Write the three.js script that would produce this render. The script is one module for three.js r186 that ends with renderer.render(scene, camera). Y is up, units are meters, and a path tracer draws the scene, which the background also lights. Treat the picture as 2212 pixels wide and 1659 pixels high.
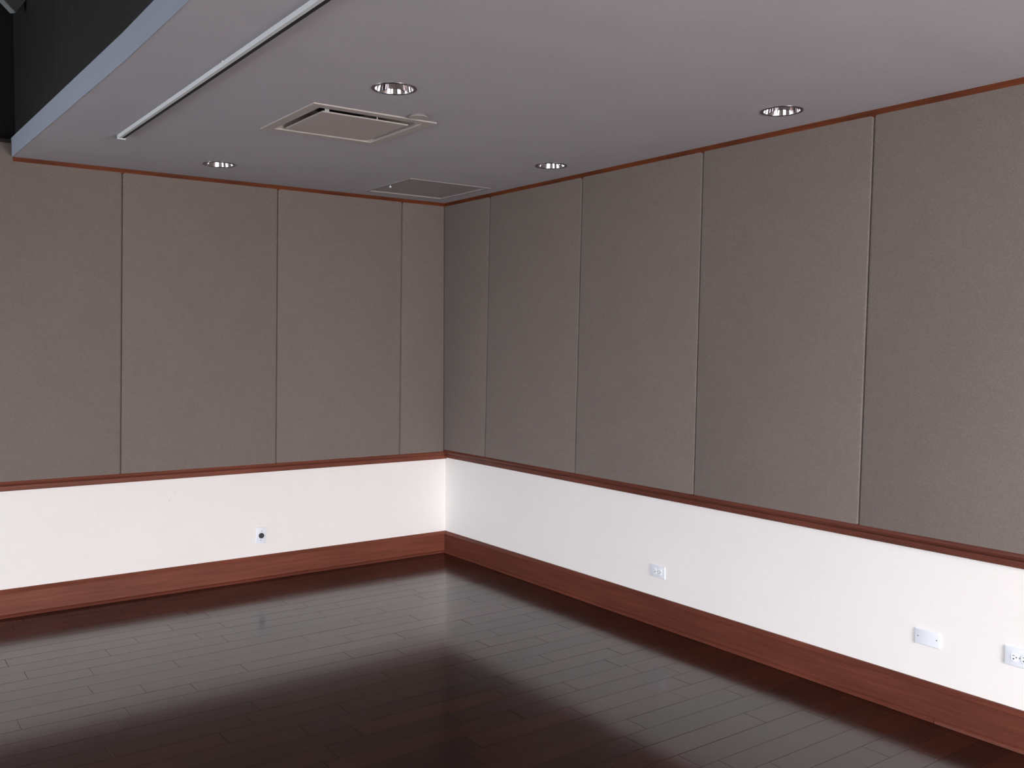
import * as THREE from 'three';
import { RoundedBoxGeometry } from 'three/addons/geometries/RoundedBoxGeometry.js';
import { mergeGeometries, toCreasedNormals } from 'three/addons/utils/BufferGeometryUtils.js';
import { RectAreaLightUniformsLib } from 'three/addons/lights/RectAreaLightUniformsLib.js';

// ------------------------------------------------------------------ camera, sky, daylight, exposure
const scene = new THREE.Scene();
const renderer = new THREE.WebGLRenderer({ antialias: true });
renderer.toneMapping = THREE.LinearToneMapping;
renderer.toneMappingExposure = 0.87;
renderer.shadowMap.enabled = true;

const camera = new THREE.PerspectiveCamera(44.54, 2212 / 1659, 0.05, 200);
camera.position.set(-3.743, 1.59, 5.974);
camera.up.set(0.0217, 0.9990, -0.0395);
camera.lookAt(-3.743 + 0.58890, 1.59 - 0.04508, 5.974 - 0.80696);

// overcast sky, seen and let in through the windows only
const SKY_STRENGTH = 12;
{
  const w = 64, h = 32, d = new Float32Array(w * h * 4);
  for (let j = 0; j < h; j++) for (let i = 0; i < w; i++) {
    const el = ((j + 0.5) / h - 0.5) * Math.PI, up = Math.max(0, Math.sin(el));
    const v = el < 0 ? 0.35 : 0.75 + 0.5 * up, o = (j * w + i) * 4;
    d[o] = v * 0.93; d[o + 1] = v * 0.97; d[o + 2] = v * 1.04; d[o + 3] = 1;
  }
  const t = new THREE.DataTexture(d, w, h, THREE.RGBAFormat, THREE.FloatType);
  t.mapping = THREE.EquirectangularReflectionMapping; t.magFilter = THREE.LinearFilter; t.needsUpdate = true;
  scene.background = t; scene.backgroundIntensity = SKY_STRENGTH;
}
// windows: [wall, along0, along1, sill, head, radiance, tint, downward tilt in degrees]; wall 'B' is behind the camera (z = ROOM_Z), wall 'W' faces the right wall (x = ROOM_X)
const ROOM_X = -8.2, ROOM_Z = 9.2, SOFFIT = 2.609, SOFFIT_TOP = 2.715, TALL = 4.7;
const WINDOWS = [
  ['B', -4.3, -3.1, 0.15, 2.35, 3, 0xfff8f6, 25],
  ['B', -2.4, -0.6, 0.15, 2.35, 38, 0xfff8f6, 25],
  ['W', 4.9, 7.9, 0.3, 2.6, 3, 0xf1f6ff, 25],
  ['W', 0.45, 1.75, 0.3, 2.35, 22, 0xf1f6ff, 25],
];
RectAreaLightUniformsLib.init();
for (const [wall, a, b, lo, hi, power, tint, tilt] of WINDOWS) {
  const l = new THREE.RectAreaLight(tint, power, b - a - 0.16, hi - lo - 0.16);
  const m = (a + b) / 2, y = (lo + hi) / 2, dy = Math.tan(tilt * Math.PI / 180);
  l.position.set(...(wall === 'B' ? [m, y, ROOM_Z - 0.32] : [ROOM_X + 0.32, y, m]));
  l.lookAt(...(wall === 'B' ? [m, y - dy, ROOM_Z - 1.32] : [ROOM_X + 1.32, y - dy, m]));
  l.name = 'window_daylight';
  scene.add(l);
}

// ------------------------------------------------------------------ helpers
let seed = 20240611;
const rnd = () => { seed = (seed * 1664525 + 1013904223) >>> 0; return seed / 4294967296; };
const rr = (a, b) => a + (b - a) * rnd();
const names = new Map();
function numbered(n) { const k = names.get(n) || 0; names.set(n, k + 1); return k ? n + '_' + String(k).padStart(3, '0') : n; }
function shade(o) { o.traverse((c) => { if (c.isMesh) { c.castShadow = true; c.receiveShadow = true; } }); return o; }
function thing(name, label, category, pos = [0, 0, 0], group) {
  const o = new THREE.Group(); o.name = numbered(name); o.position.set(...pos);
  o.userData = { label, category }; if (group) o.userData.group = group;
  scene.add(o); return o;
}
function struct(name, label, pos = [0, 0, 0]) {
  const o = new THREE.Group(); o.name = name; o.position.set(...pos);
  o.userData = { kind: 'structure', label }; scene.add(o); return o;
}
function part(name, geo, mat, parent, label) {
  const m = new THREE.Mesh(geo, mat); m.name = numbered(name); if (label) m.userData.label = label;
  parent.add(m); return m;
}
const box = (x0, x1, y0, y1, z0, z1) => {
  const g = new THREE.BoxGeometry(x1 - x0, y1 - y0, z1 - z0); g.translate((x0 + x1) / 2, (y0 + y1) / 2, (z0 + z1) / 2);
  const p = g.attributes.position, n = g.attributes.normal, uv = g.attributes.uv;
  for (let i = 0; i < p.count; i++) {
    const ax = Math.abs(n.getX(i)), ay = Math.abs(n.getY(i));
    if (ax > 0.5) uv.setXY(i, p.getZ(i), p.getY(i)); else if (ay > 0.5) uv.setXY(i, p.getX(i), p.getZ(i)); else uv.setXY(i, p.getX(i), p.getY(i));
  }
  return g;
};
// frames of the two walls: s runs along the wall, d stands out from it. Left wall: z = 0, s = x. Right wall: x = 0, s = z.
const toRight = (g) => g.rotateY(-Math.PI / 2);
const onWall = (wall, s, y, d) => (wall === 'L' ? [s, y, d] : [-d, y, s]);
// a moulding: profile points [d, y] from bottom to top swept from s0 to s1; lift(s) raises it
function moulding(wall, profile, s0, s1, lift = () => 0, steps = 1) {
  const pos = [], uv = [];
  let v = 0;
  for (let i = 0; i + 1 < profile.length; i++) {
    const [d0, y0] = profile[i], [d1, y1] = profile[i + 1], len = Math.hypot(d1 - d0, y1 - y0);
    for (let k = 0; k < steps; k++) {
      const a = s0 + (s1 - s0) * k / steps, b = s0 + (s1 - s0) * (k + 1) / steps;
      const P = [onWall(wall, a, y0 + lift(a), d0), onWall(wall, b, y0 + lift(b), d0), onWall(wall, b, y1 + lift(b), d1), onWall(wall, a, y1 + lift(a), d1)];
      const U = [[a, v], [b, v], [b, v + len], [a, v + len]];
      const order = (wall === 'L') === (s1 > s0) ? [0, 1, 2, 0, 2, 3] : [0, 2, 1, 0, 3, 2];
      for (const q of order) { pos.push(...P[q]); uv.push(...U[q]); }
    }
    v += len;
  }
  const g = new THREE.BufferGeometry();
  g.setAttribute('position', new THREE.Float32BufferAttribute(pos, 3));
  g.setAttribute('uv', new THREE.Float32BufferAttribute(uv, 2));
  g.computeVertexNormals();
  return toCreasedNormals(g, 0.5);
}
const lathe = (pts, n = 64) => new THREE.LatheGeometry(pts.map(([r, y]) => new THREE.Vector2(r, y)), n);

// ------------------------------------------------------------------ procedural textures
function hash(x, y, s) { let h = (x * 374761393 + y * 668265263 + s * 974634541) | 0; h = Math.imul(h ^ (h >>> 13), 1274126177); return ((h ^ (h >>> 16)) >>> 0) / 4294967296; }
function vnoise(u, v, fx, fy, s) {            // tileable value noise, u and v in 0..1
  const x = u * fx, y = v * fy, xi = Math.floor(x), yi = Math.floor(y), a = x - xi, b = y - yi;
  const A = a * a * (3 - 2 * a), B = b * b * (3 - 2 * b), w = (i, j) => hash(((xi + i) % fx + fx) % fx, ((yi + j) % fy + fy) % fy, s);
  return (w(0, 0) * (1 - A) + w(1, 0) * A) * (1 - B) + (w(0, 1) * (1 - A) + w(1, 1) * A) * B;
}
function tex(w, h, f, colour = true, size = [1, 1]) {
  const d = new Uint8Array(w * h * 4);
  for (let j = 0; j < h; j++) for (let i = 0; i < w; i++) {
    const c = f(i / w, j / h, i, j), o = (j * w + i) * 4;
    for (let k = 0; k < 3; k++) d[o + k] = Math.max(0, Math.min(255, Math.round(255 * (c.length ? c[k] : c))));
    d[o + 3] = 255;
  }
  const t = new THREE.DataTexture(d, w, h); t.wrapS = t.wrapT = THREE.RepeatWrapping; t.magFilter = THREE.LinearFilter;
  t.minFilter = THREE.LinearMipmapLinearFilter; t.generateMipmaps = true; t.anisotropy = 8;
  if (colour) t.colorSpace = THREE.SRGBColorSpace;
  t.repeat.set(1 / size[0], 1 / size[1]); t.needsUpdate = true; return t;
}
// fabric: twill with short bright slubs (0.72 m tile)
const FN = 1024, FS = 0.95;
const slub = new Float32Array(FN * FN);
for (let k = 0; k < 7000; k++) {
  let x = Math.floor(rnd() * FN), y = Math.floor(rnd() * FN); const len = 2 + Math.floor(rnd() * rnd() * 6), a = rr(0.2, 1) * (rnd() < 0.75 ? 1 : -0.8), up = rnd() < 0.5 ? 1 : 0;
  for (let i = 0; i < len; i++) { for (let q = 0; q < 2; q++) slub[((y + q) % FN) * FN + (x % FN)] += a * (q ? 0.6 : 1); x++; if (up || i % 2) y = (y + 1) % FN; }
}
const fabricH = (u, v, i, j) => {
  const tw = 0.5 + 0.5 * Math.sin(2 * Math.PI * (u * 170 - v * 170)), th = hash(i >> 1, j >> 1, 5), m = vnoise(u, v, 9, 9, 3) * 0.5 + vnoise(u, v, 31, 31, 4) * 0.5;
  return [tw, th, m, slub[j * FN + i]];
};
const fabricMap = tex(FN, FN, (u, v, i, j) => {
  const [tw, th, m, s] = fabricH(u, v, i, j), k = 1 + 0.05 * (tw - 0.5) + 0.14 * (th - 0.5) + 0.03 * (m - 0.5) + 0.17 * s;
  return [0.478 * k, 0.438 * k, 0.416 * k];
}, true, [FS, FS]);
const fabricBump = tex(FN, FN, (u, v, i, j) => { const [tw, th, , s] = fabricH(u, v, i, j); return 0.4 + 0.2 * tw + 0.16 * th + 0.15 * s; }, false, [FS, FS]);
function woodMap(r, g, b, contrast, size, s0, w = 1024, h = 512) {   // grain runs along u
  return tex(w, h, (u, v) => {
    const warp = (vnoise(u, v, 5, 3, s0) - 0.5) * 0.05;
    const a = vnoise(u, v + warp, 6, 38, s0 + 1), f = vnoise(u, v + warp * 0.5, 24, 150, s0 + 2), p = vnoise(u, v, 90, 240, s0 + 3), br = vnoise(u, v, 4, 3, s0 + 4);
    const k = 1 + contrast * ((a - 0.5) * 0.55 + (f - 0.5) * 0.45 + (br - 0.5) * 0.6) - (p > 0.86 ? 0.12 * contrast * 3 : 0);
    return [r * k, g * (k * 1.06 - 0.06), b * (k * 1.08 - 0.08)];
  }, true, size);
}
const mahoganyMap = woodMap(0.50, 0.292, 0.238, 0.24, [1.6, 0.42], 11);
const crownMap = woodMap(0.50, 0.30, 0.19, 0.42, [1.1, 0.3], 31);
const floorMap = woodMap(0.86, 0.84, 0.83, 0.30, [1.6, 0.5], 51);
const woodRough = tex(512, 512, (u, v) => { const a = vnoise(u, v, 12, 12, 71), b = vnoise(u, v, 60, 60, 72); return 0.78 + 0.2 * a + 0.12 * (b - 0.5); }, false, [0.9, 0.9]);
const plasterMap = tex(1024, 1024, (u, v) => {
  const n = vnoise(u, v, 7, 7, 81) * 0.5 + vnoise(u, v, 23, 23, 82) * 0.3 + vnoise(u, v, 120, 120, 83) * 0.2, k = 1 + 0.016 * (n - 0.5);
  return [0.95 * k, 0.936 * k, 0.926 * k];
}, true, [2.3, 2.3]);
const ceilingMap = tex(1024, 1024, (u, v) => {
  const n = vnoise(u, v, 4, 3, 91) * 0.5 + vnoise(u, v, 13, 17, 92) * 0.3 + vnoise(u, v, 200, 200, 93) * 0.2, k = 1 + 0.07 * (n - 0.5);
  return [0.692 * k, 0.682 * k, 0.708 * k];
}, true, [3.1, 3.1]);
const blackMap = (() => {                       // black paint with thin pale drag marks and scratches
  const n = 1024, a = new Float32Array(n * n);
  for (let k = 0; k < 260; k++) {
    let x = rnd() * n, y = rnd() * n; const len = rr(30, 260), s = rr(0.08, 0.36) * rnd() + 0.04, diag = rnd() < 0.22;
    for (let i = 0; i < len; i++) {
      const fade = rnd() < 0.35 ? 0 : 1; a[(Math.floor(y + n) % n) * n + (Math.floor(x + n) % n)] += s * fade;
      y += diag ? 0.45 : 1; x += diag ? 0.9 : rr(-0.15, 0.15);
    }
  }
  return tex(n, n, (u, v, i, j) => { const m = 0.048 + 0.016 * (vnoise(u, v, 8, 8, 101) - 0.5) + 0.02 * (vnoise(u, v, 150, 150, 102) - 0.5) + a[j * n + i]; return [m * 0.96, m, m * 1.06]; }, true, [2.0, 2.0]);
})();

// ------------------------------------------------------------------ materials
const std = (o) => new THREE.MeshStandardMaterial(o);
const phy = (o) => new THREE.MeshPhysicalMaterial(o);
const M = {
  plaster: std({ map: plasterMap, roughness: 0.75 }),
  fabric: phy({ map: fabricMap, bumpMap: fabricBump, bumpScale: 0.0006, roughness: 0.95, specularIntensity: 0.35, sheen: 0.25, sheenRoughness: 0.6, sheenColor: new THREE.Color(0.35, 0.32, 0.31) }),
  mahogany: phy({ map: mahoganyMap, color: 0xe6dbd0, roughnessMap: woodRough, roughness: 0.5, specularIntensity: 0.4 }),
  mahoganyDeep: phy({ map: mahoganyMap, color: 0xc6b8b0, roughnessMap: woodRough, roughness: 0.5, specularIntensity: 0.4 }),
  shoe: phy({ map: mahoganyMap, color: 0xc4b4ac, roughness: 0.75, specularIntensity: 0.25 }),
  crown: phy({ map: crownMap, color: 0xc2a690, roughness: 0.6, specularIntensity: 0.3 }),
  ceiling: std({ map: ceilingMap, roughness: 0.9 }),
  fascia: std({ color: 0x949cab, roughness: 0.8 }),
  black: std({ map: blackMap, roughness: 0.75 }),
  blackPlain: std({ color: 0x15161a, roughness: 0.9 }),
  hall: std({ color: 0x9c938c, roughness: 0.9 }),
  white: phy({ color: 0xe9edf6, roughness: 0.35 }),
  receptacle: phy({ color: 0xf4f6fb, roughness: 0.3 }),
  slot: std({ color: 0x1c1c20, roughness: 0.7 }),
  grey: std({ color: 0x8d8a88, roughness: 0.6 }),
  darkTrim: std({ color: 0x2a1f1a, roughness: 0.8 }),
  scuff: std({ color: 0xb4acac, roughness: 0.8 }),
  jack: phy({ color: 0x1b1c1f, roughness: 0.45 }),
  jackCore: phy({ color: 0x2c2c2f, roughness: 0.4 }),
  chrome: std({ color: 0xe6e3e8, metalness: 1, roughness: 0.06 }),
  chromeTrim: std({ color: 0x8f8d92, metalness: 1, roughness: 0.25 }),
  darkMetal: std({ color: 0x17171a, roughness: 0.8 }),
  accessFrame: phy({ color: 0x989293, roughness: 0.6 }),
  paintedMetal: phy({ color: 0x9d9695, roughness: 0.5 }),
  diffuserWhite: phy({ color: 0xb2aaa7, roughness: 0.45 }),
  trackWhite: phy({ color: 0xd5dadd, roughness: 0.4 }),
  fixture: std({ color: 0x84888a, roughness: 0.8 }),
  mullion: std({ color: 0x4a4644, roughness: 0.6 }),
  glass: phy({ color: 0xffffff, roughness: 0.02, transmission: 1, thickness: 0 }),
  outside: std({ color: 0x7c7a70, roughness: 1 }),
  subfloor: std({ color: 0x0c0706, roughness: 0.9 }),
};
// floor finish: a few boards darker, redder, duller
const floorTones = [[0.031, 0.0080, 0.0044, 0.135], [0.023, 0.0064, 0.0038, 0.15], [0.038, 0.0092, 0.0048, 0.13], [0.027, 0.0074, 0.0044, 0.155], [0.034, 0.0084, 0.0044, 0.14], [0.019, 0.0056, 0.0038, 0.15]];
const floorMats = floorTones.map(([r, g, b, q]) => phy({ map: floorMap, color: new THREE.Color().setRGB(r, g, b), roughness: q, ior: 1.42, specularColor: new THREE.Color(1, 0.84, 0.79) }));

// ------------------------------------------------------------------ floor: boards along x, rows 0.1225 m wide
{
  const floor = struct('floor', 'dark reddish brown wooden strip floor with glossy finish');
  part('subfloor', box(ROOM_X, 0, -0.2, -0.014, 0, ROOM_Z), M.subfloor, floor);
  const W = 0.1225, Z0 = 1.098 - W / 2 - 8 * W, T = 0.014;
  // butt joints read from the photograph, by row (row 0 is centred on z = 1.098)
  const butts = {
    0: [-3.018, -1.126], 1: [-0.574, -1.34, -2.755], 2: [-1.049, -2.394, -1.718], 3: [-0.485, -1.528, -2.812], 4: [-0.85, -1.28, -2.142, -2.615],
    5: [-1.648, -2.421, -3.138, -0.497], 6: [-0.833, -1.406, -2.739], 7: [-0.454, -0.987, -1.72], 8: [-0.694, -1.16], 9: [-0.393, -1.3], 10: [-0.857], 11: [-0.502, -1.21],
    13: [-0.602, -1.001], 15: [-0.53, -1.17], 16: [-0.673], 17: [-0.444, -1.05], 18: [-1.179], 19: [-0.595], 20: [-0.355], 21: [-1.035], 23: [-0.474], 24: [-0.336],
  };
  const edge = 0.0007, gap = 0.00045;
  function board(len, wid) {                       // flat top, small chamfers: 18 triangles; uv in metres
    const hx = len / 2 - gap, hz = wid / 2 - gap, cx = hx - edge, cz = hz - edge, ring = [[-1, -1], [1, -1], [1, 1], [-1, 1]];
    const pos = [], uv = [], ou = rr(0, 9), ov = rr(0, 9);
    const quad = (a, b, c, d) => { for (const p of [a, b, c, a, c, d]) { pos.push(...p); uv.push(p[0] + ou, p[2] + p[1] + ov); } };
    const at = (k, x, y, z) => [ring[k][0] * x, y, ring[k][1] * z];
    quad(at(3, cx, 0, cz), at(2, cx, 0, cz), at(1, cx, 0, cz), at(0, cx, 0, cz));
    for (let k = 0; k < 4; k++) {
      const m = (k + 1) % 4;
      quad(at(k, cx, 0, cz), at(m, cx, 0, cz), at(m, hx, -edge, hz), at(k, hx, -edge, hz));
      quad(at(k, hx, -edge, hz), at(m, hx, -edge, hz), at(m, hx, -T, hz), at(k, hx, -T, hz));
    }
    const g = new THREE.BufferGeometry();
    g.setAttribute('position', new THREE.Float32BufferAttribute(pos, 3)); g.setAttribute('uv', new THREE.Float32BufferAttribute(uv, 2));
    g.computeVertexNormals(); return g;
  }
  const far = floorMats.map(() => []);
  let single = 0;
  for (let r = -9; Z0 + (r + 8) * W < ROOM_Z; r++) {
    const zc = 1.098 + r * W, lo = Math.max(0.005, zc - W / 2), hi = Math.min(ROOM_Z, zc + W / 2), wid = hi - lo, zm = (lo + hi) / 2;
    if (wid < 0.03) continue;
    const xs = [0], known = (butts[r] || []).slice().sort((a, b) => b - a);
    let x = 0;
    const step = () => rr(0.42, 1.15);
    if (known.length) { if (known[0] < -1.25) xs.push(known[0] + rr(0.5, 0.75)); for (const k of known) { const last = xs[xs.length - 1]; if (last - k > 1.5) xs.push(last - (last - k) * rr(0.4, 0.6)); xs.push(k); } x = xs[xs.length - 1]; }
    else { x = -rr(0.2, 0.95); xs.push(x); }
    while (x > ROOM_X) { x = Math.max(ROOM_X, x - step()); if (x - ROOM_X < 0.25) x = ROOM_X; xs.push(x); }
    for (let k = 0; k + 1 < xs.length; k++) {
      const a = xs[k], b = xs[k + 1], xm = (a + b) / 2, len = a - b, tone = Math.floor(rnd() * floorMats.length);
      const g = board(len, wid), near = a > -3.75 && zm < 2.65 + 0.71 * (Math.min(a, 0) + 3.26) && single < 295;
      const tx = rr(-1, 1) * 0.0011, tz = rr(-1, 1) * 0.0006, up = rr(-1, 0.4) * 0.0002;
      if (near) {
        single++;
        const m = part('plank', g, floorMats[tone], floor); m.position.set(xm, up, zm); m.rotation.set(tx, 0, tz);
      } else { g.rotateX(tx).rotateZ(tz); g.translate(xm, up, zm); far[tone].push(g); }
    }
  }
  far.forEach((list, k) => { if (list.length) { const m = part('outlying_planks', mergeGeometries(list), floorMats[k], floor); m.userData.kind = 'stuff'; } });
  shade(floor);
}

// ------------------------------------------------------------------ walls
const PANEL = 0.032, RAIL = 0.775;
const bevel = { depth: 0.012, bevelEnabled: true, bevelThickness: 0.011, bevelSize: 0.014, bevelSegments: 6, steps: 1 };
function fabricPanel(poly) {                     // poly: outline in (s, y); edges wrap softly round to the wall
  const c = poly.reduce((p, q) => [p[0] + q[0] / poly.length, p[1] + q[1] / poly.length], [0, 0]), e = bevel.bevelSize;
  const sh = new THREE.Shape(poly.map(([s, y, ds = 0, dy = 0]) => new THREE.Vector2(s + (ds || (s < c[0] ? e : -e)), y + (dy || (y < c[1] ? e : -e)))));
  const g = new THREE.ExtrudeGeometry(sh, bevel); g.translate(0, 0, PANEL - 0.012 - 0.011);
  return toCreasedNormals(g, 0.7);
}
const lean = 0.032;                              // the seams hang a little off plumb
{
  const wall = struct('wall_left', 'left wall: fabric panels above a white painted dado');
  part('plaster', box(ROOM_X, 0, -0.2, 2.69, -0.25, 0), M.plaster, wall, 'white painted wall');
  part('upper_wall', box(ROOM_X, 0, 2.69, TALL, -0.25, -0.012), M.blackPlain, wall, 'black painted wall above the fabric panels');
  const top = 2.6, g = 0.0005, bot = RAIL - 0.012;
  const seams = [[-0.0305, -0.0305], [-0.388, -0.408], [-1.322, -1.346], [-2.296, -2.328]];
  for (let k = 0; k < 3; k++) {
    const [a0, a1] = seams[k], [b0, b1] = seams[k + 1];
    part('fabric_panel', fabricPanel([[b1 + g, bot], [a1 - g, bot], [a0 - g, top], [b0 + g, top]]), M.fabric, wall);
  }
  const e = bevel.bevelSize;
  part('fabric_panel', fabricPanel([[-3.3, bot, e, e], [-2.328 - g, bot, -e, e], [-2.296 - g, top, -e, -e], [-2.874, top, -e, -e], [-2.874, 2.689, -e, -e], [-3.3, 2.689, e, -e]]), M.fabric, wall);
  part('fabric_panel', fabricPanel([[-4.28, bot], [-3.3 - 2 * g, bot], [-3.3 - 2 * g, 2.689], [-4.28, 2.689]]), M.fabric, wall);
  part('cap_strip', box(-4.28, -2.89, 2.689, 2.705, 0, 0.03), M.darkTrim, wall, 'dark strip along the top of the panels');
  // two small scuffs on the white paint
  for (const [s, y, l] of [[-2.035, 0.582, 0.016], [-1.998, 0.63, 0.009]]) {
    const q = new THREE.BoxGeometry(l, 0.0018, 0.0006); q.rotateZ(0.95); q.translate(s, y, 0.0002);
    part('scuff', q, M.scuff, wall, 'small grey scuff mark');
  }
  shade(wall);
}
{
  const wall = struct('wall_right', 'right wall: fabric panels above a white painted dado');
  part('plaster', box(0, 0.25, -0.2, 2.69, -0.25, ROOM_Z), M.plaster, wall, 'white painted wall');
  part('upper_wall', box(0, 0.25, 2.69, TALL, -0.25, ROOM_Z), M.blackPlain, wall);
  const top = 2.6, g = 0.0005, bot = RAIL - 0.012, seams = [[0.014, 0.014], [0.618, 0.566], [1.597, 1.549], [2.566, 2.533], [3.557, 3.524], [4.54, 4.5], [5.52, 5.48], [6.5, 6.46], [7.48, 7.44], [8.46, 8.42]];
  for (let k = 0; k + 1 < seams.length; k++) {
    const [a0, a1] = seams[k], [b0, b1] = seams[k + 1];
    part('fabric_panel', toRight(fabricPanel([[a1 + g, bot], [b1 - g, bot], [b0 - g, top], [a0 + g, top]])), M.fabric, wall);
  }
  shade(wall);
}
// chair rails
const railProfile = [[0, 0.719], [0.014, 0.719], [0.0185, 0.7225], [0.019, 0.728], [0.0195, 0.747], [0.023, 0.7515], [0.0265, 0.7535], [0.032, 0.757], [0.036, 0.7615], [0.0375, 0.766], [0.0365, 0.771], [0.033, 0.7755], [0.027, 0.778], [0, 0.778]];
const railRight = [[0, 0.719], [0.014, 0.719], [0.0185, 0.7225], [0.019, 0.728], [0.0195, 0.747], [0.023, 0.7515], [0.0265, 0.7535], [0.032, 0.757], [0.036, 0.7615], [0.0375, 0.766], [0.0365, 0.773], [0.034, 0.7795], [0.029, 0.783], [0, 0.783]];
const crownProfile = [[0, 2.5775], [0.013, 2.5775], [0.0165, 2.5795], [0.018, 2.585], [0.0188, 2.592], [0.021, 2.598], [0.0225, 2.603], [0.0225, 2.6095], [0, 2.6095]];
{
  const lift = (s) => -0.0105 - 0.0058 * s;
  const a = struct('trim_1', 'reddish brown wooden chair rail on the left wall'); part('rail', moulding('L', railProfile, -4.5, 0, lift, 8), M.mahogany, a); shade(a);
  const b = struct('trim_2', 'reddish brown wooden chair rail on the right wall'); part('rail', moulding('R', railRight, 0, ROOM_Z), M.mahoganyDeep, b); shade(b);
  const crown = crownProfile.map(([d, y]) => [d + (d ? 0.012 : 0) + 0.002, y]);
  const c = struct('trim_3', 'thin orange brown wooden strip where the left wall meets the ceiling'); part('strip', moulding('L', crown, -2.88, 0), M.crown, c); shade(c);
  const d = struct('trim_4', 'thin orange brown wooden strip where the right wall meets the ceiling'); part('strip', moulding('R', crown, 0, ROOM_Z), M.crown, d); shade(d);
}
// baseboards
{
  const face = [[0, 0.01], [0.019, 0.01], [0.019, 0.138]], cap = [[0.0175, 0.1375], [0.0215, 0.139], [0.022, 0.142], [0.0195, 0.1465], [0.0135, 0.151], [0.0085, 0.157], [0.007, 0.1605], [0, 0.1615]];
  const shoe = [[0, 0.001], [0.031, 0.001], [0.031, 0.009], [0.0295, 0.0135], [0.0265, 0.017], [0.0225, 0.0193], [0, 0.0195]];
  const a = struct('baseboard_left', 'tall reddish brown wooden baseboard along the left wall');
  part('board', moulding('L', face, -4.5, 0), M.mahogany, a); part('cap_moulding', moulding('L', cap, -4.5, 0), M.mahogany, a); part('shoe_moulding', moulding('L', shoe, -4.5, 0), M.shoe, a); shade(a);
  const b = struct('baseboard_right', 'tall reddish brown wooden baseboard along the right wall');
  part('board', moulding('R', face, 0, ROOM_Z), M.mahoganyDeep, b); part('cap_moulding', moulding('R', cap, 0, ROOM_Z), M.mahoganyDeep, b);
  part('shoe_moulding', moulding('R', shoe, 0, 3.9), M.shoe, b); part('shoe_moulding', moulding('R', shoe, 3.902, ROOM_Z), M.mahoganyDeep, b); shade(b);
}

// ------------------------------------------------------------------ dropped ceiling with its fascia, black wall above, tall hall beyond
const LIGHTS = [[-1.87, 2.588], [-0.335, 3.302], [-1.882, 0.526], [-0.335, 1.676]];
const DIFF = [-1.733, 1.884], ACCESS = [-0.466, 0.503];
const edgeX = (z) => -2.885 + 0.043 * Math.min(1, z / 2.3);
{
  const c = struct('ceiling', 'grey painted dropped ceiling');
  const sh = new THREE.Shape([[0, 0], [0, ROOM_Z], [edgeX(9), ROOM_Z], [edgeX(2.3), 2.3], [edgeX(0), 0]].map(([x, z]) => new THREE.Vector2(x, -z)));
  for (const [x, z] of LIGHTS) { const p = new THREE.Path(); p.absarc(x, -z, 0.079, 0, Math.PI * 2, true); sh.holes.push(p); }
  const sq = (x, z, h) => { const p = new THREE.Path(); p.moveTo(x - h, -z - h); p.lineTo(x - h, -z + h); p.lineTo(x + h, -z + h); p.lineTo(x + h, -z - h); p.closePath(); sh.holes.push(p); };
  sq(DIFF[0], DIFF[1], 0.262); sq(ACCESS[0], ACCESS[1], 0.296);
  const g = new THREE.ExtrudeGeometry(sh, { depth: SOFFIT_TOP - 0.012 - SOFFIT, bevelEnabled: false, curveSegments: 40 });
  g.rotateX(-Math.PI / 2); g.translate(0, SOFFIT, 0);
  part('slab', g, M.ceiling, c);
  // fascia board and the thin ledge on top of it
  const f = new THREE.BufferGeometry(), pos = [], ring = [[0, 2.3], [2.3, ROOM_Z]];
  for (const [a, b] of ring) {
    const A = edgeX(a), B = edgeX(b), y0 = SOFFIT - 0.001, y1 = SOFFIT_TOP, t = 0.001, q = 0.03;
    const quad = (p) => { for (const k of [0, 1, 2, 0, 2, 3]) pos.push(...p[k]); };
    quad([[A - t, y0, a], [B - t, y0, b], [B - t, y1, b], [A - t, y1, a]]);
    quad([[A - t, y1, a], [B - t, y1, b], [B + q, y1, b], [A + q, y1, a]]);
    quad([[A - t, y0, a], [A + 0.001, y0, a], [B + 0.001, y0, b], [B - t, y0, b]]);
  }
  f.setAttribute('position', new THREE.Float32BufferAttribute(pos, 3)); f.setAttribute('uv', new THREE.Float32BufferAttribute(new Array(pos.length / 3 * 2).fill(0), 2)); f.computeVertexNormals();
  part('fascia', f, M.fascia, c, 'pale blue grey edge of the dropped ceiling');
  part('plenum_cover', box(-2.8, 0, SOFFIT_TOP + 0.1, SOFFIT_TOP + 0.15, 0, ROOM_Z), M.blackPlain, c);
  shade(c);
  const up = struct('wall_above', 'black painted sheet wall standing above the ceiling edge');
  part('backing', box(-2.785, -2.6, SOFFIT_TOP - 0.02, TALL, 0, ROOM_Z), M.blackPlain, up);
  const courses = [[SOFFIT_TOP - 0.01, 2.842, [0, 1.03, 2.35, 3.6, 6, ROOM_Z]], [2.842, TALL, [0, 1.03, 2.35, 3.55, 4.77, 6, 7.2, ROOM_Z]]];
  for (const [y0, y1, zs] of courses) for (let k = 0; k + 1 < zs.length; k++) {
    const g = new RoundedBoxGeometry(0.022, y1 - y0 - 0.0008, zs[k + 1] - zs[k] - 0.001, 2, 0.0008), zm = (zs[k] + zs[k + 1]) / 2, ym = (y0 + y1) / 2;
    const p = g.attributes.position, uv = g.attributes.uv; for (let i = 0; i < p.count; i++) uv.setXY(i, p.getZ(i) + zm, p.getY(i) + ym);
    const m = part('panel', g, M.black, up); m.position.set(edgeX(zm) + 0.034, ym, zm); m.rotation.y = zm < 2.3 ? Math.atan2(0.043, 2.3) : 0;
  }
  shade(up);
}
{
  const t = struct('ceiling_hall', 'ceiling of the taller hall');
  part('slab', box(ROOM_X, 0.25, TALL, TALL + 0.2, -0.25, ROOM_Z + 0.25), M.blackPlain, t); shade(t);
}
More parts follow.
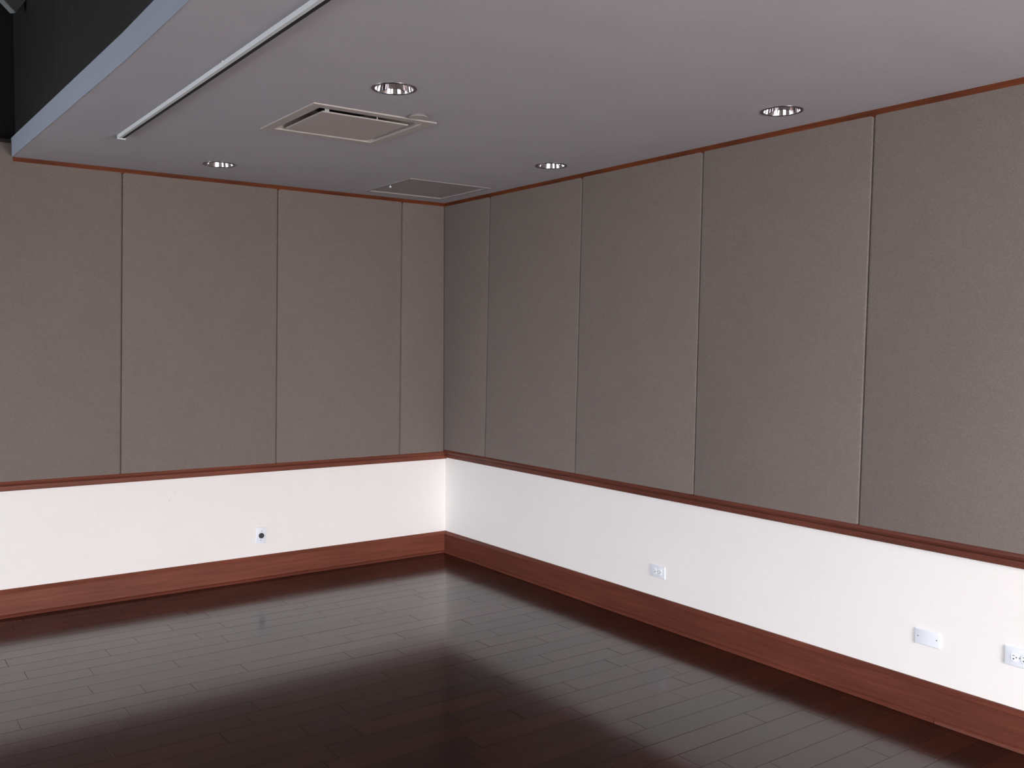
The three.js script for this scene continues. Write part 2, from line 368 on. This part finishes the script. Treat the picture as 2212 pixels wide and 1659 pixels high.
// the two window walls behind and beside the camera
function windowWall(name, wall) {
  const o = struct(name, 'painted wall with tall windows');
  const s0 = wall === 'B' ? ROOM_X : 0, s1 = wall === 'B' ? 0 : ROOM_Z, mine = WINDOWS.filter((w) => w[0] === wall);
  const sh = new THREE.Shape([[s0, -0.2], [s1, -0.2], [s1, TALL], [s0, TALL]].map(([a, b]) => new THREE.Vector2(a, b)));
  for (const [, a, b, lo, hi] of mine) sh.holes.push(new THREE.Path([[a, lo], [a, hi], [b, hi], [b, lo]].map((p) => new THREE.Vector2(...p))));
  const g = new THREE.ExtrudeGeometry(sh, { depth: 0.25, bevelEnabled: false });
  const place = (q) => (wall === 'B' ? q.translate(0, 0, ROOM_Z) : toRight(q).translate(ROOM_X, 0, 0));
  part('plaster', place(g), M.hall, o); shade(o);
  for (const [, a, b, lo, hi] of mine) {
    const n = numbered('window').replace(/^window$/, 'window_000'), w = struct('window_' + (Number(n.slice(-3)) + 1), 'tall dark framed window');
    const f = 0.06, bars = [box(a, b, lo, lo + f, 0.04, 0.12), box(a, b, hi - f, hi, 0.04, 0.12), box(a, a + f, lo, hi, 0.04, 0.12), box(b - f, b, lo, hi, 0.04, 0.12)];
    part('window_frame', place(mergeGeometries(bars)), M.mullion, w);
    part('pane', place(box(a + f, b - f, lo + f, hi - f, 0.075, 0.079)), M.glass, w);
    shade(w);
  }
}
windowWall('wall_back', 'B');
windowWall('wall_far', 'W');
{
  const g = struct('ground_outside', 'paved ground outside the windows');
  part('paving', box(-60, 60, -0.5, -0.25, -60, 60), M.outside, g); shade(g);
}

// ------------------------------------------------------------------ recessed downlights
{
  const reflector = lathe([[0.079, -0.001], [0.0752, 0.018], [0.0714, 0.037], [0.0665, 0.062], [0.0612, 0.0895]], 96);
  const ring = lathe([[0.079, 0.004], [0.0785, -0.0015], [0.081, -0.0035], [0.0865, -0.0038], [0.0905, -0.0028], [0.0915, -0.0005], [0.0915, 0.0005]], 96);
  const cap = new THREE.CylinderGeometry(0.067, 0.067, 0.006, 48); cap.translate(0, 0.092, 0);
  const bulb = lathe([[0.0, 0.058], [0.02, 0.059], [0.036, 0.063], [0.042, 0.069], [0.04, 0.076], [0.02, 0.09]], 40);
  function downlight(label, x, z) {
    const t = thing('recessed_downlight', label, 'ceiling light', [x, SOFFIT, z], 'recessed ceiling downlights');
    part('trim_ring', ring, M.chromeTrim, t); part('reflector', reflector, M.chrome, t, 'mirror finished reflector'); part('lamp_holder', cap, M.darkMetal, t); part('lamp', bulb, M.grey, t);
    return shade(t);
  }
  const labels = ['round chrome recessed downlight right above the square air diffuser in the photo',
    'rightmost of the four round chrome recessed downlights, close to the right wall',
    'round chrome recessed downlight above the left wall panels, leftmost of the four',
    'round chrome recessed downlight to the right of the flush access panel near the corner'];
  LIGHTS.forEach(([x, z], i) => downlight(labels[i], x, z));
}
// ------------------------------------------------------------------ square air diffuser
{
  const t = thing('air_diffuser', 'large square painted metal air diffuser with a blank centre plate on the ceiling', 'air vent', [DIFF[0], SOFFIT, DIFF[1]]);
  const O = 0.306, I = 0.258, flange = new THREE.Shape([[-O, -O], [O, -O], [O, O], [-O, O]].map((p) => new THREE.Vector2(...p)));
  flange.holes.push(new THREE.Path([[-I, -I], [-I, I], [I, I], [I, -I]].map((p) => new THREE.Vector2(...p))));
  const fg = new THREE.ExtrudeGeometry(flange, { depth: 0.004, bevelEnabled: true, bevelThickness: 0.0015, bevelSize: 0.0015, bevelSegments: 2 }); fg.rotateX(Math.PI / 2); fg.translate(0, -0.0012, 0);
  part('frame', fg, M.diffuserWhite, t);
  // bowl: rings of a rounded square rising into the ceiling
  const steps = [[0.258, -0.004], [0.252, 0.004], [0.238, 0.018], [0.222, 0.03], [0.2, 0.041], [0.175, 0.052], [0.16, 0.064], [0.155, 0.085]], rings = steps.map(([h, y], k) => {
    const r = h * (0.06 + 0.09 * k), out = [];
    for (let c = 0; c < 4; c++) for (let q = 0; q <= 6; q++) { const a = Math.PI / 2 * (c + q / 6), sx = c === 0 || c === 3 ? 1 : -1, sz = c < 2 ? 1 : -1; out.push([sx * (h - r) + r * Math.cos(a), y, sz * (h - r) + r * Math.sin(a)]); }
    return out;
  });
  const pos = [];
  for (let k = 0; k + 1 < rings.length; k++) for (let i = 0; i < 28; i++) { const j = (i + 1) % 28; for (const p of [rings[k][i], rings[k][j], rings[k + 1][j], rings[k][i], rings[k + 1][j], rings[k + 1][i]]) pos.push(...p); }
  const bg = new THREE.BufferGeometry(); bg.setAttribute('position', new THREE.Float32BufferAttribute(pos, 3)); bg.setAttribute('uv', new THREE.Float32BufferAttribute(new Array(pos.length / 3 * 2).fill(0), 2)); bg.computeVertexNormals();
  part('bowl', toCreasedNormals(bg, 0.6), M.diffuserWhite, t);
  part('duct_collar', (() => { const q = new THREE.BoxGeometry(0.31, 0.01, 0.31); q.translate(0, 0.088, 0); return q; })(), M.darkMetal, t);
  const P = 0.216, Q = 0.203, plate = new THREE.Shape([[-P, -Q], [P, -Q], [P, Q], [-P, Q]].map((p) => new THREE.Vector2(...p)));
  const pg = new THREE.ExtrudeGeometry(plate, { depth: 0.003, bevelEnabled: true, bevelThickness: 0.002, bevelSize: 0.002, bevelSegments: 2 }); pg.rotateX(Math.PI / 2); pg.translate(0.004, -0.001, -0.014);
  part('centre_plate', pg, M.diffuserWhite, t);
  for (const [x, z, w] of [[-0.195, 0.203, 0.022], [0.055, 0.203, 0.006], [-0.195, -0.203, 0.006], [0.055, -0.203, 0.022]]) part('bracket', (() => { const q = new RoundedBoxGeometry(w, 0.055, 0.002, 1, 0.0008); q.translate(x + 0.004, 0.026, z - 0.014); return q; })(), M.trackWhite, t);
  shade(t);
}
// ------------------------------------------------------------------ access panel near the corner
{
  const t = thing('access_panel', 'grey flush square ceiling access panel right in front of the room corner', 'access panel', [ACCESS[0], SOFFIT, ACCESS[1]]);
  const O = 0.306, I = 0.29, f = new THREE.Shape([[-O, -O], [O, -O], [O, O], [-O, O]].map((p) => new THREE.Vector2(...p)));
  f.holes.push(new THREE.Path([[-I, -I], [-I, I], [I, I], [I, -I]].map((p) => new THREE.Vector2(...p))));
  const fg = new THREE.ExtrudeGeometry(f, { depth: 0.012, bevelEnabled: true, bevelThickness: 0.001, bevelSize: 0.001, bevelSegments: 1 }); fg.rotateX(Math.PI / 2); fg.translate(0, 0.0085, 0);
  part('frame', fg, M.accessFrame, t);
  const d = new RoundedBoxGeometry(0.576, 0.006, 0.576, 2, 0.002); d.translate(0, 0.007, 0); part('door', d, M.paintedMetal, t, 'darker grey door');
  const k = lathe([[0, -0.016], [0.006, -0.0155], [0.008, -0.012], [0.006, -0.008], [0.003, -0.006], [0.003, 0.006]], 20); k.translate(-0.276, 0, -0.005); part('latch_knob', k, M.receptacle, t, 'small white knob');
  shade(t);
}
// ------------------------------------------------------------------ round sprinkler cover beside the diffuser
{
  const t = thing('sprinkler_cover', 'small round white cover plate hanging just below the ceiling beside the square diffuser', 'ceiling cover', [-1.565, SOFFIT, 2.262]);
  part('cover_plate', lathe([[0, -0.0105], [0.037, -0.0105], [0.0405, -0.0098], [0.0412, -0.0082], [0.04, -0.0072], [0, -0.0072]], 48), M.diffuserWhite, t);
  part('collar', lathe([[0.027, -0.0075], [0.028, -0.003], [0.033, -0.0022], [0.035, 0]], 48), M.accessFrame, t);
  shade(t);
}
// ------------------------------------------------------------------ ceiling track
{
  const X = -2.535, z0 = 1.005, z1 = 5.4, w = 0.017, h = 0.018;
  const t = thing('ceiling_track', 'long thin white track with a dark slot fixed to the ceiling at the left', 'track', [X, SOFFIT, z0]);
  const prof = new THREE.Shape([[-w, 0], [-w, -h], [-0.003, -h], [-0.002, -0.0165], [-0.005, -0.015], [-0.005, -0.003], [0.0125, -0.003], [0.0125, -0.0105], [0.0138, -0.0115], [0.0145, 0]].map((p) => new THREE.Vector2(...p)));
  const g = new THREE.ExtrudeGeometry(prof, { depth: z1 - z0, bevelEnabled: false }); part('channel', g, M.trackWhite, t);
  part('slot_liner', box(-0.0045, 0.0140, -0.0165, -0.0032, 0.004, z1 - z0), M.darkMetal, t, 'dark slot');
  const e = new RoundedBoxGeometry(0.04, 0.022, 0.012, 2, 0.002); e.translate(0, -0.011, -0.004); part('end_cap', e, M.trackWhite, t);
  const s = new THREE.SphereGeometry(0.005, 12, 8); s.translate(-w - 0.002, -0.004, 1.54); part('fixing_screw', s, M.receptacle, t);
  shade(t);
}
// ------------------------------------------------------------------ grey fixture in the dark, top left
{
  const t = thing('wall_fixture', 'grey angular box hanging tilted against the black wall at the top left', 'fixture', [-2.915, 3.3, 0.36]);
  const g = new RoundedBoxGeometry(0.3, 0.3, 0.05, 3, 0.008); g.translate(0.15, 0.15, 0);
  const q = part('housing', g, M.fixture, t); q.rotation.set(0.12, 0.42, 0.93);
  const r = new RoundedBoxGeometry(0.26, 0.26, 0.012, 2, 0.004); r.translate(0.15, 0.15, -0.028); const b = part('back_plate', r, M.darkMetal, t); b.rotation.copy(q.rotation);
  shade(t);
}

// ------------------------------------------------------------------ wall plates
function plateGeo(w, h) {                          // lying in x (long side) and y, standing out along +z
  const e = 0.0038, sh = new THREE.Shape([[-w / 2 + e, -h / 2 + e], [w / 2 - e, -h / 2 + e], [w / 2 - e, h / 2 - e], [-w / 2 + e, h / 2 - e]].map((p) => new THREE.Vector2(...p)));
  const g = new THREE.ExtrudeGeometry(sh, { depth: 0.0012, bevelEnabled: true, bevelThickness: 0.004, bevelSize: e, bevelSegments: 3 }); g.translate(0, 0, 0.0008);
  return toCreasedNormals(g, 0.5);
}
const screwGeo = () => { const g = new THREE.CylinderGeometry(0.003, 0.0032, 0.0014, 16); g.rotateX(Math.PI / 2); return g; };
function outlet(label, s, y, w, h) {
  const t = thing('duplex_outlet', label, 'outlet', [-0.0002, y, s], 'sideways duplex outlets on the right wall'); t.rotation.y = -Math.PI / 2;
  part('cover_plate', plateGeo(w, h), M.white, t);
  for (const cx of [-0.0195, 0.0195]) {
    const sh = new THREE.Shape(); const R = 0.0172, c = 0.0128;   // round face with flats left and right
    const a0 = Math.acos(c / R); sh.absarc(0, 0, R, a0, Math.PI - a0, false); sh.absarc(0, 0, R, Math.PI + a0, 2 * Math.PI - a0, false); sh.closePath();
    const g = new THREE.ExtrudeGeometry(sh, { depth: 0.001, bevelEnabled: true, bevelThickness: 0.0008, bevelSize: 0.0006, bevelSegments: 2, curveSegments: 20 }); g.translate(cx, 0, 0.006);
    const r = part('receptacle', g, M.receptacle, t);
    const slot = (x0, y0, w0, h0) => { const q = new THREE.BoxGeometry(w0, h0, 0.0008); q.translate(cx + x0, y0, 0.0079); return q; };
    const hole = new THREE.CylinderGeometry(0.0025, 0.0025, 0.0008, 16); hole.rotateX(Math.PI / 2); hole.translate(cx + 0.0078, 0, 0.0079);
    part('slot', slot(-0.0035, 0.0062, 0.007, 0.0022), M.slot, r); part('slot', mergeGeometries([slot(-0.0035, -0.0062, 0.0075, 0.0022), slot(-0.0035, -0.0088, 0.0022, 0.004)]), M.slot, r); part('slot', hole, M.slot, r);
  }
  const sc = screwGeo(); sc.translate(0, 0, 0.0064); part('screw', sc, M.grey, t);
  return shade(t);
}
outlet('white sideways duplex outlet alone in the middle of the right wall, below the panels', 2.249, 0.3055, 0.113, 0.068);
outlet('white sideways duplex outlet cut off by the right edge of the photo', 4.229, 0.365, 0.118, 0.074);
{
  const t = thing('blank_plate', 'plain white blank cover plate with two screws on the right wall', 'cover plate', [-0.0002, 0.345, 3.848]); t.rotation.y = -Math.PI / 2;
  part('cover_plate', plateGeo(0.113, 0.066), M.white, t);
  for (const x of [-0.0415, 0.0415]) { const s = screwGeo(); s.translate(x, 0.001, 0.0063); part('screw', s, M.grey, t); }
  shade(t);
}
{
  const t = thing('socket_plate', 'white upright wall plate with a round black socket, hung crooked on the left wall', 'socket', [-1.442, 0.2935, 0.0002]); t.rotation.z = -0.105;
  const g = plateGeo(0.108, 0.068); g.rotateZ(Math.PI / 2); part('cover_plate', g, M.white, t);
  const j = new THREE.CylinderGeometry(0.0172, 0.0185, 0.008, 40); j.rotateX(Math.PI / 2); j.translate(0, 0, 0.009);
  const q = part('round_socket', j, M.jack, t, 'round black socket');
  const k = new THREE.CylinderGeometry(0.0125, 0.0125, 0.002, 32); k.rotateX(Math.PI / 2); k.translate(0, 0, 0.0136); part('socket_face', k, M.jackCore, q);
  for (const y of [-0.031, 0.031]) { const s = screwGeo(); s.translate(0, y, 0.0063); part('screw', s, M.grey, t); }
  shade(t);
}

renderer.render(scene, camera);
